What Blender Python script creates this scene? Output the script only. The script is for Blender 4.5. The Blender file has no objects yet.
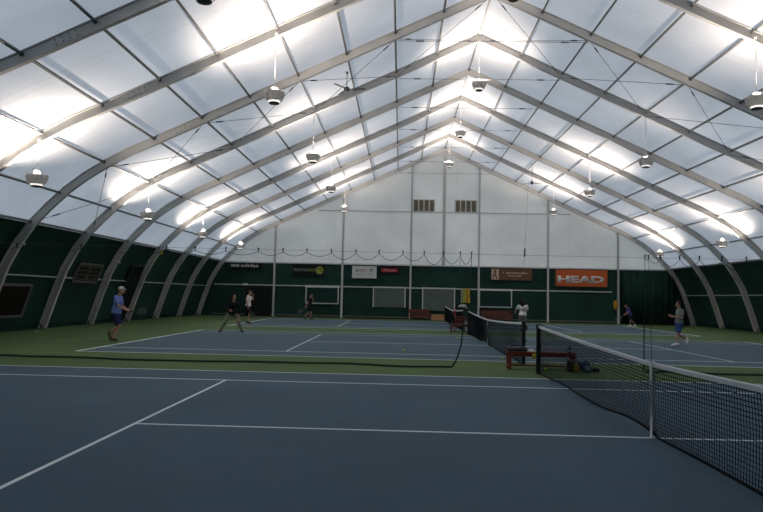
import bpy, bmesh, math, random
from mathutils import Vector, Matrix
random.seed(7)
SC = bpy.context.scene
COL = SC.collection
PI = math.pi
V = Vector

# ------------------------------------------------------------------ materials
def mat(name, col, rough=0.6, metal=0.0, noise=0.0, nscale=6.0, emit=None, estr=0.0, spec=0.3, bump=0.0):
    m = bpy.data.materials.new(name); m.use_nodes = True
    nt = m.node_tree; b = nt.nodes['Principled BSDF']
    b.inputs['Roughness'].default_value = rough
    b.inputs['Metallic'].default_value = metal
    b.inputs['Specular IOR Level'].default_value = spec
    c = (col[0], col[1], col[2], 1)
    if noise > 0 or bump > 0:
        tc = nt.nodes.new('ShaderNodeTexCoord'); n = nt.nodes.new('ShaderNodeTexNoise')
        n.inputs['Scale'].default_value = nscale; n.inputs['Detail'].default_value = 4
        nt.links.new(tc.outputs['Object'], n.inputs['Vector'])
        r = nt.nodes.new('ShaderNodeValToRGB')
        r.color_ramp.elements[0].position = 0.3; r.color_ramp.elements[1].position = 0.7
        r.color_ramp.elements[0].color = tuple(max(0, x * (1 - noise)) for x in col) + (1,)
        r.color_ramp.elements[1].color = tuple(min(1, x * (1 + noise)) for x in col) + (1,)
        nt.links.new(n.outputs['Fac'], r.inputs['Fac']); nt.links.new(r.outputs['Color'], b.inputs['Base Color'])
        if bump > 0:
            bp = nt.nodes.new('ShaderNodeBump'); bp.inputs['Strength'].default_value = bump
            nt.links.new(n.outputs['Fac'], bp.inputs['Height']); nt.links.new(bp.outputs['Normal'], b.inputs['Normal'])
    else:
        b.inputs['Base Color'].default_value = c
    if emit:
        b.inputs['Emission Color'].default_value = (*emit, 1); b.inputs['Emission Strength'].default_value = estr
    return m

def membrane(name, trans, diff, seam_axis, period, phase, seam=0.9, half=0.16, fac=0.5):
    """thin translucent fabric with faint welded seams repeating along one axis"""
    m = bpy.data.materials.new(name); m.use_nodes = True
    nt = m.node_tree; nt.nodes.clear(); N = nt.nodes.new; L = nt.links.new
    out = N('ShaderNodeOutputMaterial'); mix = N('ShaderNodeMixShader'); tr = N('ShaderNodeBsdfTranslucent'); df = N('ShaderNodeBsdfDiffuse')
    mix.inputs[0].default_value = fac
    tc = N('ShaderNodeTexCoord'); sx = N('ShaderNodeSeparateXYZ'); L(tc.outputs['Object'], sx.inputs[0])
    def math_(op, a, b=None):
        n = N('ShaderNodeMath'); n.operation = op
        for i, v in enumerate((a, b)):
            if v is None: continue
            if isinstance(v, (int, float)): n.inputs[i].default_value = v
            else: L(v, n.inputs[i])
        return n.outputs[0]
    d = math_('SUBTRACT', sx.outputs[seam_axis], phase)
    d = math_('DIVIDE', d, period); d = math_('FRACT', d); d = math_('SUBTRACT', d, 0.5); d = math_('ABSOLUTE', d); d = math_('MULTIPLY', d, period)
    d = math_('SUBTRACT', d, half); d = math_('ABSOLUTE', d); s = math_('LESS_THAN', d, 0.014)
    n = N('ShaderNodeTexNoise'); n.inputs['Scale'].default_value = 0.35; n.inputs['Detail'].default_value = 3; L(tc.outputs['Object'], n.inputs['Vector'])
    f = math_('MULTIPLY', n.outputs['Fac'], 0.5); f = math_('ADD', f, 0.72)
    s = math_('MULTIPLY', s, 1 - seam); s = math_('SUBTRACT', 1.0, s); f = math_('MULTIPLY', f, s)
    for node, c in ((tr, trans), (df, diff)):
        vm = N('ShaderNodeVectorMath'); vm.operation = 'SCALE'; vm.inputs[0].default_value = c
        L(f, vm.inputs['Scale']); L(vm.outputs[0], node.inputs['Color'])
    L(df.outputs[0], mix.inputs[1]); L(tr.outputs[0], mix.inputs[2]); L(mix.outputs[0], out.inputs['Surface'])
    return m

M = {}
M['roof'] = membrane('roof_fabric', (0.84, 0.88, 0.94), (0.74, 0.73, 0.73), 1, 4.04, 38.2, 0.88)
M['endfab'] = membrane('end_wall_fabric', (0.92, 0.90, 0.85), (0.78, 0.76, 0.72), 0, 1.66, 0.05, 0.93, 0.0, 0.42)
M['greenwall'] = mat('green_liner', (0.0085, 0.034, 0.026), 0.75, noise=0.25, nscale=0.7, spec=0.15)
M['drape'] = mat('green_drape', (0.007, 0.027, 0.020), 0.8, noise=0.2, nscale=1.5, spec=0.1)
M['rib'] = mat('weathered_aluminium', (0.47, 0.46, 0.445), 0.6, 0.0, noise=0.12, nscale=1.2)
M['purlin'] = mat('purlin_steel', (0.20, 0.20, 0.20), 0.55, 0.15)
M['column'] = mat('painted_column', (0.42, 0.43, 0.42), 0.55)
M['cable'] = mat('steel_cable', (0.09, 0.09, 0.10), 0.5, 0.3)
M['bolt'] = mat('bolt_steel', (0.10, 0.10, 0.10), 0.5, 0.5)
M['blue'] = mat('court_blue', (0.062, 0.100, 0.127), 0.75, noise=0.10, nscale=0.45, spec=0.06)
M['green'] = mat('court_green', (0.072, 0.113, 0.044), 0.75, noise=0.12, nscale=0.5, spec=0.06)
M['line'] = mat('line_white', (0.62, 0.66, 0.66), 0.6, noise=0.05, nscale=8)
M['white'] = mat('white_paint', (0.75, 0.76, 0.75), 0.5)
M['offwhite'] = mat('grey_white_vinyl', (0.50, 0.52, 0.50), 0.6, noise=0.06, nscale=4)
M['netblack'] = mat('net_black', (0.007, 0.009, 0.010), 0.85, spec=0.05)
M['netgreen'] = mat('divider_netting', (0.05, 0.07, 0.06), 0.8)
M['rope'] = mat('dark_rope', (0.014, 0.026, 0.018), 0.8)
M['post'] = mat('post_black', (0.012, 0.014, 0.016), 0.5)
M['tape'] = mat('net_tape', (0.55, 0.57, 0.57), 0.65, noise=0.06, nscale=10)
M['redwood'] = mat('red_stained_wood', (0.17, 0.032, 0.020), 0.55, noise=0.25, nscale=9)
M['brownwood'] = mat('brown_red_wood', (0.105, 0.030, 0.022), 0.6, noise=0.25, nscale=6)
M['tan'] = mat('tan_cardboard', (0.33, 0.18, 0.075), 0.75, noise=0.08, nscale=5)
M['orange'] = mat('orange_banner', (0.42, 0.085, 0.018), 0.6, noise=0.05, nscale=2)
M['black'] = mat('black_vinyl', (0.008, 0.010, 0.011), 0.8, spec=0.08)
M['darkgrey'] = mat('dark_grey', (0.035, 0.038, 0.04), 0.65)
M['grey'] = mat('mid_grey', (0.22, 0.23, 0.23), 0.6)
M['screen'] = mat('grey_mesh_screen', (0.075, 0.105, 0.092), 0.75, noise=0.12, nscale=2)
M['darkpane'] = mat('dark_pane', (0.010, 0.030, 0.026), 0.7, spec=0.08)
M['brownpane'] = mat('dark_brown_panel', (0.012, 0.009, 0.007), 0.8, spec=0.05)
M['louvre'] = mat('brown_louvre', (0.060, 0.047, 0.038), 0.6)
M['ventframe'] = mat('vent_frame', (0.115, 0.11, 0.098), 0.6)
M['ventpane'] = mat('olive_vent_pane', (0.13, 0.115, 0.075), 0.6, noise=0.2, nscale=3)
M['brown'] = mat('brown_banner', (0.105, 0.050, 0.028), 0.65, noise=0.1, nscale=2)
M['cream'] = mat('cream_print', (0.42, 0.33, 0.24), 0.7)
M['red'] = mat('red_print', (0.25, 0.010, 0.024), 0.6)
M['pink'] = mat('pink_print', (0.45, 0.25, 0.25), 0.6)
M['redplastic'] = mat('red_plastic', (0.50, 0.05, 0.06), 0.45)
M['darkred'] = mat('dark_red_plastic', (0.16, 0.018, 0.022), 0.5)
M['yellow'] = mat('yellow_print', (0.48, 0.36, 0.02), 0.6)
M['limeprint'] = mat('lime_print', (0.24, 0.30, 0.03), 0.6)
M['amber'] = mat('amber_print', (0.36, 0.17, 0.01), 0.6)
M['ball'] = mat('tennis_ball_felt', (0.55, 0.68, 0.06), 0.9)
M['bowl'] = membrane('lamp_bowl_fibreglass', (0.26, 0.255, 0.25), (0.72, 0.72, 0.72), 2, 50.0, 20.0, 1.0, 0, 0.5)
M['socket'] = mat('lamp_socket_white', (0.85, 0.83, 0.80), 0.4)
M['glow'] = mat('lamp_lens_glow', (0.8, 0.8, 0.8), 0.4, emit=(1.0, 0.93, 0.84), estr=1.1)
M['bulb'] = mat('lamp_bulb_glow', (0.8, 0.8, 0.8), 0.4, emit=(1.0, 0.95, 0.9), estr=32)
M['lensdark'] = mat('lamp_base_dark', (0.04, 0.05, 0.05), 0.4)
M['rodwhite'] = mat('rod_white', (0.8, 0.78, 0.76), 0.4)
M['fan'] = mat('fan_grey', (0.12, 0.12, 0.125), 0.5)
M['bagblue'] = mat('bag_blue', (0.035, 0.085, 0.17), 0.6, noise=0.2, nscale=8)
M['bagdark'] = mat('bag_dark_maroon', (0.030, 0.016, 0.016), 0.65, noise=0.25, nscale=8)
M['skin'] = mat('skin', (0.38, 0.20, 0.14), 0.55, noise=0.05, nscale=12)
M['eye'] = mat('eye_dark', (0.02, 0.015, 0.012), 0.3)
M['lip'] = mat('lip', (0.27, 0.09, 0.075), 0.5)
def cloth(n, c): M[n] = mat(n, c, 0.85, noise=0.1, nscale=10, spec=0.1, bump=0.15)
cloth('tee_blue', (0.155, 0.215, 0.50)); cloth('navy', (0.018, 0.026, 0.075)); cloth('cap_grey', (0.42, 0.41, 0.40))
cloth('jacket_black', (0.010, 0.010, 0.012)); cloth('khaki', (0.17, 0.165, 0.12)); cloth('hair_dark', (0.014, 0.010, 0.009)); cloth('hair_brown', (0.05, 0.03, 0.02))
cloth('tee_white', (0.62, 0.60, 0.58)); cloth('shorts_black', (0.012, 0.012, 0.014)); cloth('trouser_grey', (0.20, 0.21, 0.19))
cloth('top_purple', (0.060, 0.055, 0.24)); cloth('tee_grey', (0.15, 0.18, 0.165)); cloth('shorts_blue', (0.035, 0.065, 0.20))
cloth('shoe_white', (0.72, 0.68, 0.68)); cloth('shoe_dark', (0.035, 0.032, 0.028)); cloth('shoe_brown', (0.075, 0.055, 0.042))

# ------------------------------------------------------------------ mesh helpers
def new_obj(name, bm, m, parent=None, smooth=False):
    me = bpy.data.meshes.new(name)
    bmesh.ops.recalc_face_normals(bm, faces=bm.faces[:]) if len(bm.faces) < 60000 else None
    bm.to_mesh(me); bm.free()
    ms = m if isinstance(m, (list, tuple)) else [m]
    for x in ms: me.materials.append(M[x] if isinstance(x, str) else x)
    if smooth:
        for p in me.polygons: p.use_smooth = True
    o = bpy.data.objects.new(name, me); COL.objects.link(o)
    if parent: o.parent = parent; KIDS.setdefault(parent.name, []).append(o)
    return o

def tag(o, label=None, cat=None, group=None, kind=None):
    if label: o['label'] = label
    if cat: o['category'] = cat
    if group: o['group'] = group
    if kind: o['kind'] = kind
    return o

def empty(name, loc, label, cat, group=None, rz=0.0, kind=None):
    o = bpy.data.objects.new(name, None); COL.objects.link(o)
    o.location = loc; o.rotation_euler = (0, 0, rz); o.empty_display_size = 0.2
    return tag(o, label, cat, group, kind)

def copy_tree(o, parent=None):
    c = o.copy(); COL.objects.link(c)
    if parent: c.parent = parent
    for ch in list(KIDS.get(o.name, [])): copy_tree(ch, c)
    return c
KIDS = {}
def box(bm, c, s, rot=None, mi=0, bev=0.0):
    r = bmesh.ops.create_cube(bm, size=1.0)
    vs = r['verts']
    fs = set(f for v in vs for f in v.link_faces)
    for v in vs:
        p = V((v.co.x * s[0], v.co.y * s[1], v.co.z * s[2]))
        if rot: p = rot @ p
        v.co = p + V(c)
    for f in fs: f.material_index = mi
    if bev > 0:
        es = list(set(e for f in fs for e in f.edges))
        bmesh.ops.bevel(bm, geom=es, offset=bev, segments=2, profile=0.5, affect='EDGES', material=mi)

def bx(bm, x0, x1, y0, y1, z0, z1, mi=0, bev=0.0):
    box(bm, ((x0 + x1) / 2, (y0 + y1) / 2, (z0 + z1) / 2), (abs(x1 - x0), abs(y1 - y0), abs(z1 - z0)), None, mi, bev)

def frame_of(t, ref=None):
    t = t.normalized()
    ref = ref or (V((0, 0, 1)) if abs(t.z) < 0.9 else V((0, 1, 0)))
    a = ref - t * ref.dot(t)
    if a.length < 1e-6:
        ref = V((1, 0, 0)); a = ref - t * ref.dot(t)
    a.normalize(); return a, t.cross(a)

def tube(bm, pts, r, n=8, caps=True, mi=0):
    pts = [V(p) for p in pts]
    rings = []
    for i, p in enumerate(pts):
        t = (pts[min(i + 1, len(pts) - 1)] - pts[max(i - 1, 0)])
        a, b = frame_of(t)
        rr = r[i] if isinstance(r, (list, tuple)) else r
        rings.append([bm.verts.new(p + (a * math.cos(2 * PI * k / n + PI / n) + b * math.sin(2 * PI * k / n + PI / n)) * rr) for k in range(n)])
    for i in range(len(rings) - 1):
        for k in range(n):
            f = bm.faces.new((rings[i][k], rings[i][(k + 1) % n], rings[i + 1][(k + 1) % n], rings[i + 1][k])); f.material_index = mi
    if caps:
        for rg in (rings[0], rings[-1]):
            f = bm.faces.new(rg); f.material_index = mi

def lathe(bm, prof, n=24, c=(0, 0, 0), mi=0, closed=False):
    c = V(c); rings = []
    for r, z in prof:
        if r < 1e-6: rings.append([bm.verts.new(c + V((0, 0, z)))])
        else: rings.append([bm.verts.new(c + V((r * math.cos(2 * PI * k / n), r * math.sin(2 * PI * k / n), z))) for k in range(n)])
    for i in range(len(rings) - 1):
        A, B = rings[i], rings[i + 1]
        for k in range(n):
            q = [A[k % len(A)], A[(k + 1) % n % len(A)], B[(k + 1) % n % len(B)], B[k % len(B)]]
            u = []
            for v in q:
                if v not in u: u.append(v)
            if len(u) >= 3:
                f = bm.faces.new(u); f.material_index = mi

def BM(): return bmesh.new()

def tubes_obj(name, lst, r, m, parent=None, n=6):
    bm = BM()
    for p in lst: tube(bm, p, r, n)
    return new_obj(name, bm, m, parent)

ORD = ['first', 'second', 'third', 'fourth', 'fifth', 'sixth', 'seventh', 'eighth', 'ninth', 'tenth', 'eleventh', 'twelfth']

# ------------------------------------------------------------------ building profile (rib centre line, right half; X, Z)
PROF = [(0.0, 12.60), (3.44, 11.00), (6.88, 9.42), (8.6, 8.62), (10.3, 7.84), (12.0, 7.05), (12.9, 6.65), (13.76, 6.18), (14.5, 5.71),
        (15.15, 5.20), (15.75, 4.62), (16.3, 4.02), (16.78, 3.32), (17.2, 2.52), (17.62, 1.30), (18.02, 0.0)]
def prof_z(x):
    x = abs(x)
    for (a, b), (c, d) in zip(PROF, PROF[1:]):
        if a <= x <= c: return b + (d - b) * (x - a) / (c - a)
    return 0
def prof_x(z):
    for (a, b), (c, d) in zip(PROF, PROF[1:]):
        if d <= z <= b: return a + (c - a) * (b - z) / (b - d)
def full(off=0.0, zmin=None, zmax=None):
    """profile from left foot over the ridge to the right foot, moved outwards by off"""
    R = [V((x, 0, z)) for x, z in PROF]
    out = []
    for i, p in enumerate(R):
        if i == 0: nrm = V((0, 0, 1)); k = 1 / math.cos(math.atan2(1.6, 3.44))
        else:
            t1 = (R[i] - R[i - 1]).normalized(); t2 = (R[min(i + 1, len(R) - 1)] - R[max(i, 1) if i < len(R) - 1 else i - 1]).normalized()
            t = (t1 + t2).normalized(); nrm = V((-t.z, 0, t.x)); nrm = nrm if nrm.x >= 0 else -nrm; k = 1
        out.append(p + nrm * off * k)
    return [V((-p.x, 0, p.z)) for p in reversed(out)] + out[1:]
RIBY = [38.2, 34.16, 30.12, 26.08, 22.04, 18.0, 14.08, 10.15, 6.2, 2.2]     # end wall first
Y0, Y1 = -15.0, 38.34
ZT = 4.02

# ------------------------------------------------------------------ floor with painted courts
CY = [0.0, 14.5, 29.5]
bm = BM()
bx(bm, -18.6, 18.6, Y0, 39.0, -0.2, 0.0, 0)
for cy in CY:
    bx(bm, -11.885, 11.885, cy - 5.485, cy + 5.485, -0.05, 0.003, 1)
    W = 0.05
    def ln(x0, x1, y0, y1): bx(bm, x0, x1, cy + y0, cy + y1, -0.04, 0.006, 2)
    for s in (-1, 1):
        ln(-11.885, 11.885, s * 5.485 - W / 2, s * 5.485 + W / 2)
        ln(-11.885, 11.885, s * 4.115 - W / 2, s * 4.115 + W / 2)
        ln(s * 6.4 - W / 2, s * 6.4 + W / 2, -4.115, 4.115)
        ln(s * 11.85 - 0.05, s * 11.85 + 0.05, -5.485, 5.485)
        ln(s * 11.75 - 0.1, s * 11.75 + 0.1, -W / 2, W / 2)
    ln(-6.4, 6.4, -W / 2, W / 2)
tag(new_obj('floor', bm, ['green', 'blue', 'line']), 'green hard court floor with three blue tennis courts and white lines', 'floor', kind='structure')

# ------------------------------------------------------------------ shell: roof, side walls, end walls
def sheet(name, pts, m, y0, y1, label, cat):
    bm = BM(); ny = 14
    cols = [[bm.verts.new((p.x, y0 + (y1 - y0) * j / ny, p.z)) for j in range(ny + 1)] for p in pts]
    for a, b in zip(cols, cols[1:]):
        for j in range(ny): bm.faces.new((a[j], b[j], b[j + 1], a[j + 1]))
    o = new_obj(name, bm, m, smooth=True)
    return tag(o, label, cat, kind='structure')
OUT = full(0.17)
OUT = [V((OUT[0].x - .02, 0, -.15))] + OUT + [V((OUT[-1].x + .02, 0, -.15))]
def cut(pts, zc):
    up = [p for p in pts if p.z > zc]
    def xat(sgn):
        q = [p for p in pts if p.x * sgn > 0]
        q.sort(key=lambda p: p.z)
        for a, b in zip(q, q[1:]):
            if a.z <= zc <= b.z: return V((a.x + (b.x - a.x) * (zc - a.z) / (b.z - a.z), 0, zc))
    return [xat(-1)] + up + [xat(1)], [p for p in pts if p.x < 0 and p.z <= zc] + [xat(-1)], [xat(1)] + [p for p in pts if p.x > 0 and p.z <= zc]
UP, LL, RR = cut(OUT, ZT)
sheet('ceiling', UP, 'roof', Y0, Y1, 'white translucent fabric roof over the tennis hall', 'roof')
sheet('wall_left', LL, 'greenwall', Y0, Y1, 'dark green fabric side wall on the left', 'wall')
sheet('wall_right', RR, 'greenwall', Y0, Y1, 'dark green fabric side wall on the right', 'wall')
def endwall(name, y, label, mats):
    bm = BM()
    up = [bm.verts.new((p.x, y, p.z)) for p in UP]
    bm.faces.new(up).material_index = 0
    lo = [bm.verts.new((p.x, y, p.z)) for p in LL] + [bm.verts.new((p.x, y, p.z)) for p in RR]
    bm.faces.new(lo).material_index = 1
    return tag(new_obj(name, bm, mats), label, 'wall', kind='structure')
endwall('wall_end', Y1, 'far end wall, white fabric above and dark green below', ['endfab', 'greenwall'])
endwall('wall_rear', Y0, 'dark green rear end wall behind the camera', ['greenwall', 'greenwall'])

# ------------------------------------------------------------------ ribs
def rib_bm(pts):
    bm = BM()
    sec = [(-.065, .15), (.065, .15), (.065, .122), (.028, .112), (.028, -.112), (.065, -.122), (.065, -.15), (-.065, -.15), (-.065, -.122), (-.028, -.112), (-.028, .112), (-.065, .122)]
    rings = []
    for i, p in enumerate(pts):
        t1 = (pts[i] - pts[max(i - 1, 0)]); t2 = (pts[min(i + 1, len(pts) - 1)] - pts[i])
        t1 = t1.normalized() if t1.length > 0 else t2.normalized(); t2 = t2.normalized() if t2.length > 0 else t1
        t = (t1 + t2).normalized(); k = 1 / max(0.5, t.dot(t1)); nrm = V((-t.z, 0, t.x))
        rings.append([bm.verts.new((p.x + nrm.x * b * k, a, p.z + nrm.z * b * k)) for a, b in sec])
    n = len(sec)
    for A, B in zip(rings, rings[1:]):
        for k in range(n): bm.faces.new((A[k], A[(k + 1) % n], B[(k + 1) % n], B[k]))
    bm.faces.new(rings[0]); bm.faces.new(rings[-1]); return bm
CEN = full(0.0)
rib_src = plate_src = foot_src = None
def splice_bm(s):
    bm = BM()
    x0 = 11.0; ang = -math.atan2(0.465, 1) * s
    R = Matrix.Rotation(-ang, 3, 'Y')
    c = V((s * x0, 0, prof_z(x0)))
    for side in (-1, 1):
        box(bm, c + V((0, side * 0.036, 0)), (0.72, 0.016, 0.19), R, 0)
        for i in range(4):
            for j in (-1, 1):
                q = c + R @ V((-0.27 + 0.18 * i, side * 0.05, 0.055 * j))
                box(bm, q, (0.028, 0.02, 0.028), R, 1)
    return bm
ribs = {}
for k, y in enumerate(RIBY):
    if k == 0:
        e = new_obj('roof_rib', rib_bm(CEN), 'rib'); rib_src = e
        plates = [new_obj('splice_plate', splice_bm(s), ['rib', 'bolt'], e) for s in (-1, 1)]
        fb = []
        for s in (-1, 1):
            b2 = BM(); bx(b2, s * 18.0 - .16, s * 18.0 + .16, -.14, .14, 0.0, 0.025); bx(b2, s * 18.0 - .02, s * 18.0 + .02, -.1, .1, 0.02, 0.16)
            fb.append(new_obj('base_plate', b2, 'bolt', e))
        rb2 = BM(); box(rb2, (0, 0.036, 12.57), (0.5, 0.016, 0.2), None, 0); box(rb2, (0, -0.036, 12.57), (0.5, 0.016, 0.2), None, 0)
        fb.append(new_obj('ridge_plate', rb2, 'rib', e))
        kids = plates + fb
    else:
        e = copy_tree(rib_src)
    e.location = (0, y, 0)
    lab = 'grey metal roof rib against the far end wall' if k == 0 else 'grey metal roof rib, %s one in front of the end wall rib' % ORD[k - 1]
    tag(e, lab, 'roof rib', 'arched roof ribs', 'structure'); ribs[k] = e

# purlins, one long member per line
def off_pt(x, off):
    s = 1 if x >= 0 else -1; ax = abs(x)
    z = prof_z(ax); e = 0.05
    t = V((e * 2, 0, prof_z(min(ax + e, 18)) - prof_z(max(ax - e, 0)))) if ax > 0.1 else V((1, 0, 0))
    n = V((-t.z, 0, t.x)).normalized()
    if ax <= 0.1: return V((0, 0, z + off * 1.1)), V((0, 0, 1))
    return V((s * (ax + n.x * off), 0, z + n.z * off)), V((s * n.x, 0, n.z))
PX = [0, 1.72, 3.44, 5.16, 6.88, 8.6, 10.3, 12.0, 13.76, 15.3]
for i, x in enumerate(PX):
    for s in ((1,) if x == 0 else (-1, 1)):
        p, n = off_pt(s * x, 0.075)
        bm = BM(); a = n; b = V((n.z, 0, -n.x))
        h, w = 0.034, 0.030
        vs0 = [bm.verts.new(p + a * u * h + b * v * w + V((0, Y0 + 0.05, 0))) for u, v in ((1, 1), (1, -1), (-1, -1), (-1, 1))]
        vs1 = [bm.verts.new(v.co + V((0, 38.26 - Y0 - 0.05, 0))) for v in vs0]
        for k in range(4): bm.faces.new((vs0[k], vs0[(k + 1) % 4], vs1[(k + 1) % 4], vs1[k]))
        bm.faces.new(vs0); bm.faces.new(vs1)
        o = new_obj('roof_purlin', bm, 'purlin')
        lab = 'dark ridge purlin running along the top of the roof' if x == 0 else 'dark roof purlin, %s below the ridge on the %s slope' % (ORD[i - 1], 'right' if s > 0 else 'left')
        tag(o, lab, 'purlin', 'roof purlins', 'structure')
        # brackets where it meets every rib
        bk = None
        for y in RIBY[:-1]:
            if bk is None: bb = BM(); box(bb, (0, 0, 0), (0.085, 0.05, 0.085)); bk = br = new_obj('bracket', bb, 'bolt', o)
            else: br = bk.copy(); COL.objects.link(br)
            br.parent = o; br.location = p + V((0, y - 0.075, 0)) - n * 0.012; br.rotation_euler = (0, math.atan2(n.x, n.z), 0)
# side rails
for s, side in ((-1, 'left'), (1, 'right')):
    for z, off, r, nm, lab in ((ZT, 0.05, 0.05, 'eave_rail', 'grey rail along the top of the green wall on the %s' % side), (2.13, 0.10, 0.032, 'wall_rail', 'grey rail at mid height of the green %s wall' % side),
                              (0.16, 0.10, 0.03, 'base_rail', 'low dark rail at the foot of the green %s wall' % side)):
        x = prof_x(z); p, n = off_pt(s * x, off)
        o = tubes_obj('trim_' + nm + '_' + side, [[(p.x, Y0 + .1, p.z), (p.x, 38.25, p.z)]], r, {'wall_rail': 'column', 'eave_rail': 'purlin', 'base_rail': 'drape'}[nm], n=8)
        tag(o, lab, 'rail', kind='structure')

# end wall columns and rails
EX = [-12.45, -7.42, -2.40, 0.0, 2.58, 7.60, 12.66]
ENAME = ['leftmost end wall column, beside the narrow black banner', 'end wall column between the ball banner and the white banner', 'end wall column right of the red banner',
         'pale end wall column under the roof peak between the two vents', 'end wall column left of the brown banner', 'end wall column left of the orange banner', 'rightmost end wall column, right of the orange banner']
for i, x in enumerate(EX):
    w = 0.20 if i == 3 else 0.15 if i == 1 else 0.13
    top = prof_z(x) - 0.16; z0 = 4.05 if i == 3 else 0.0
    bm = BM(); y = 38.22
    bx(bm, x - w / 2, x + w / 2, y - .07, y - .055, z0, top); bx(bm, x - w / 2, x + w / 2, y + .055, y + .07, z0, top); bx(bm, x - .012, x + .012, y - .06, y + .06, z0, top)
    bx(bm, x - w / 2, x - w / 2 + .012, y - .06, y + .06, z0, top); bx(bm, x + w / 2 - .012, x + w / 2, y - .06, y + .06, z0, top)
    o = new_obj('end_wall_column', bm, 'column'); tag(o, ENAME[i], 'column', 'end wall columns', 'structure')
    bm = BM(); bx(bm, x - w / 2 - .04, x + w / 2 + .04, y - .1, y + .08, z0, z0 + .02); bx(bm, x - w / 2 - .04, x + w / 2 + .04, y - .1, y + .08, top - .02, top)
    new_obj('end_plate', bm, 'bolt', o)
def hrail(name, x0, x1, y, z, h, m, label):
    bm = BM(); bx(bm, x0, x1, y - .03, y + .03, z - h / 2, z + h / 2)
    tag(new_obj(name, bm, m), label, 'rail', kind='structure')
hrail('trim_girt', -9.3, 9.3, 38.27, 7.92, 0.07, 'column', 'horizontal rail across the white end wall below the vents')
hrail('trim_wall_top', -16.2, 16.2, 38.27, 3.97, 0.09, 'offwhite', 'pale rail where the white end wall meets the green')
hrail('trim_mid_rail', -16.9, 12.2, 38.24, 2.30, 0.075, 'offwhite', 'pale rail across the green end wall at window height')
hrail('trim_base_rail', -17.0, 12.5, 38.2, 0.14, 0.07, 'ventframe', 'pale low rail along the foot of the end wall')

# ------------------------------------------------------------------ tie cables
def cable(a, b, label, group, buckles=(0.12, 0.88)):
    a = V(a); b = V(b)
    o = tubes_obj('tie_cable', [[a, b]], 0.0095, 'cable', n=6)
    tag(o, label, 'cable', group)
    for f in buckles:
        p = a.lerp(b, f); d = (b - a).normalized() * 0.14
        tubes_obj('turnbuckle', [[p - d, p - d * .5, p + d * .5, p + d]], 0.026, 'cable', o, n=6)
    return o
for k, y in enumerate(RIBY[:8]):
    z = prof_z(3.44) - 0.17
    lab = 'thin tie cable under the ridge at the end wall rib' if k == 0 else 'thin tie cable under the ridge at the %s rib before the end wall' % ORD[k - 1]
    cable((-3.40, y + .09, z), (3.40, y + .09, z), lab, 'ridge tie cables')
BX = [0, 3.44, 6.88, 10.3, 13.76, 16.1]
for s, side in ((-1, 'left'), (1, 'right')):
    for i in range(5):
        xa, xb = s * max(BX[i], .12), s * BX[i + 1]
        pa, _ = off_pt(xa, -0.09); pb, _ = off_pt(xb, -0.09)
        ya, yb = 14.08 + .05, 18.0 - .05
        ex = .1
        for (p, q, d, dd) in ((pa, pb, 'rising towards the camera', 0.0), (pb, pa, 'rising away from the camera', -.035)):
            A = V((p.x, ya, p.z + dd)); B = V((q.x, yb, q.z + dd))
            # keep ends just off the rib webs
            cable(A, B, 'bracing cable, %s panel below the ridge on the %s slope, %s' % (ORD[i], side, d), 'crossed roof bracing cables')

# ------------------------------------------------------------------ lamps
def lamp_root(loc, rod, label):
    e = empty('pendant_uplight', loc, label, 'lamp', 'hanging bowl uplights')
    return e
lamp_kids = []
def make_lamp(loc, rod, label, light=1.0):
    """loc = middle of the bowl; rod length to the roof"""
    e = lamp_root(loc, rod, label)
    if not lamp_kids:
        bm = BM()
        lathe(bm, [(0.19, -0.13), (0.245, -0.08), (0.285, 0.02), (0.302, 0.10), (0.306, 0.135), (0.30, 0.145), (0.29, 0.10), (0.272, 0.02), (0.235, -0.06), (0.18, -0.11), (0, -0.115)], 32)
        bowl_o = new_obj('bowl', bm, 'bowl', e, True); lamp_kids.append(bowl_o)
        bm = BM(); lathe(bm, [(0.16, -0.13), (0.155, -0.16), (0.135, -0.165), (0, -0.166)], 28)
        new_obj('glass_ring', bm, 'glow', bowl_o, True)
        bm = BM(); lathe(bm, [(0, -0.168), (0.155, -0.168), (0.150, -0.198), (0.10, -0.21), (0, -0.212)], 28)
        new_obj('bottom_cap', bm, 'lensdark', bowl_o, True)
        bm = BM(); bmesh.ops.create_icosphere(bm, subdivisions=3, radius=.065, matrix=Matrix.Translation((0, 0, 0.0))); new_obj('bulb', bm, 'bulb', bowl_o, True)
        bm = BM(); lathe(bm, [(0, 0.15), (0.085, 0.15), (0.085, 0.27), (0.05, 0.30), (0.02, 0.32), (0, 0.32)], 20)
        for a in range(3):
            t = a * 2 * PI / 3 + .4
            tube(bm, [(0.06 * math.cos(t), 0.06 * math.sin(t), 0.17), (0.27 * math.cos(t), 0.27 * math.sin(t), 0.14)], 0.008, 5)
        lamp_kids.append(new_obj('socket', bm, 'socket', e, False))
    else:
        for c in lamp_kids: copy_tree(c, e)
    bm = BM(); tube(bm, [(0, 0, 0.31), (0, 0, rod)], 0.013, 6); lathe(bm, [(0, rod - .05), (.035, rod - .05), (.045, rod), (0, rod)], 12)
    new_obj('rod', bm, 'rodwhite', e)
    if light:
        ld = bpy.data.lights.new('uplight', 'AREA'); ld.shape = 'DISK'; ld.size = 0.30; ld.spread = math.radians(LAMP_SPREAD); ld.energy = LAMP_W * light; ld.color = (1.0, 0.86, 0.74)
        lo = bpy.data.objects.new('uplight', ld); COL.objects.link(lo); lo.parent = e; lo.location = (0, 0, 0.06); lo.rotation_euler = (PI, 0, 0)
LAMP_W = 420.0; LAMP_SPREAD = 150
rowname = {-13.76: 'far left', -6.88: 'left', 0: 'middle', 6.88: 'right', 13.76: 'far right'}
lampz = {0: 10.5, 6.88: 7.36, 13.76: 4.82}
LP = []
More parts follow.
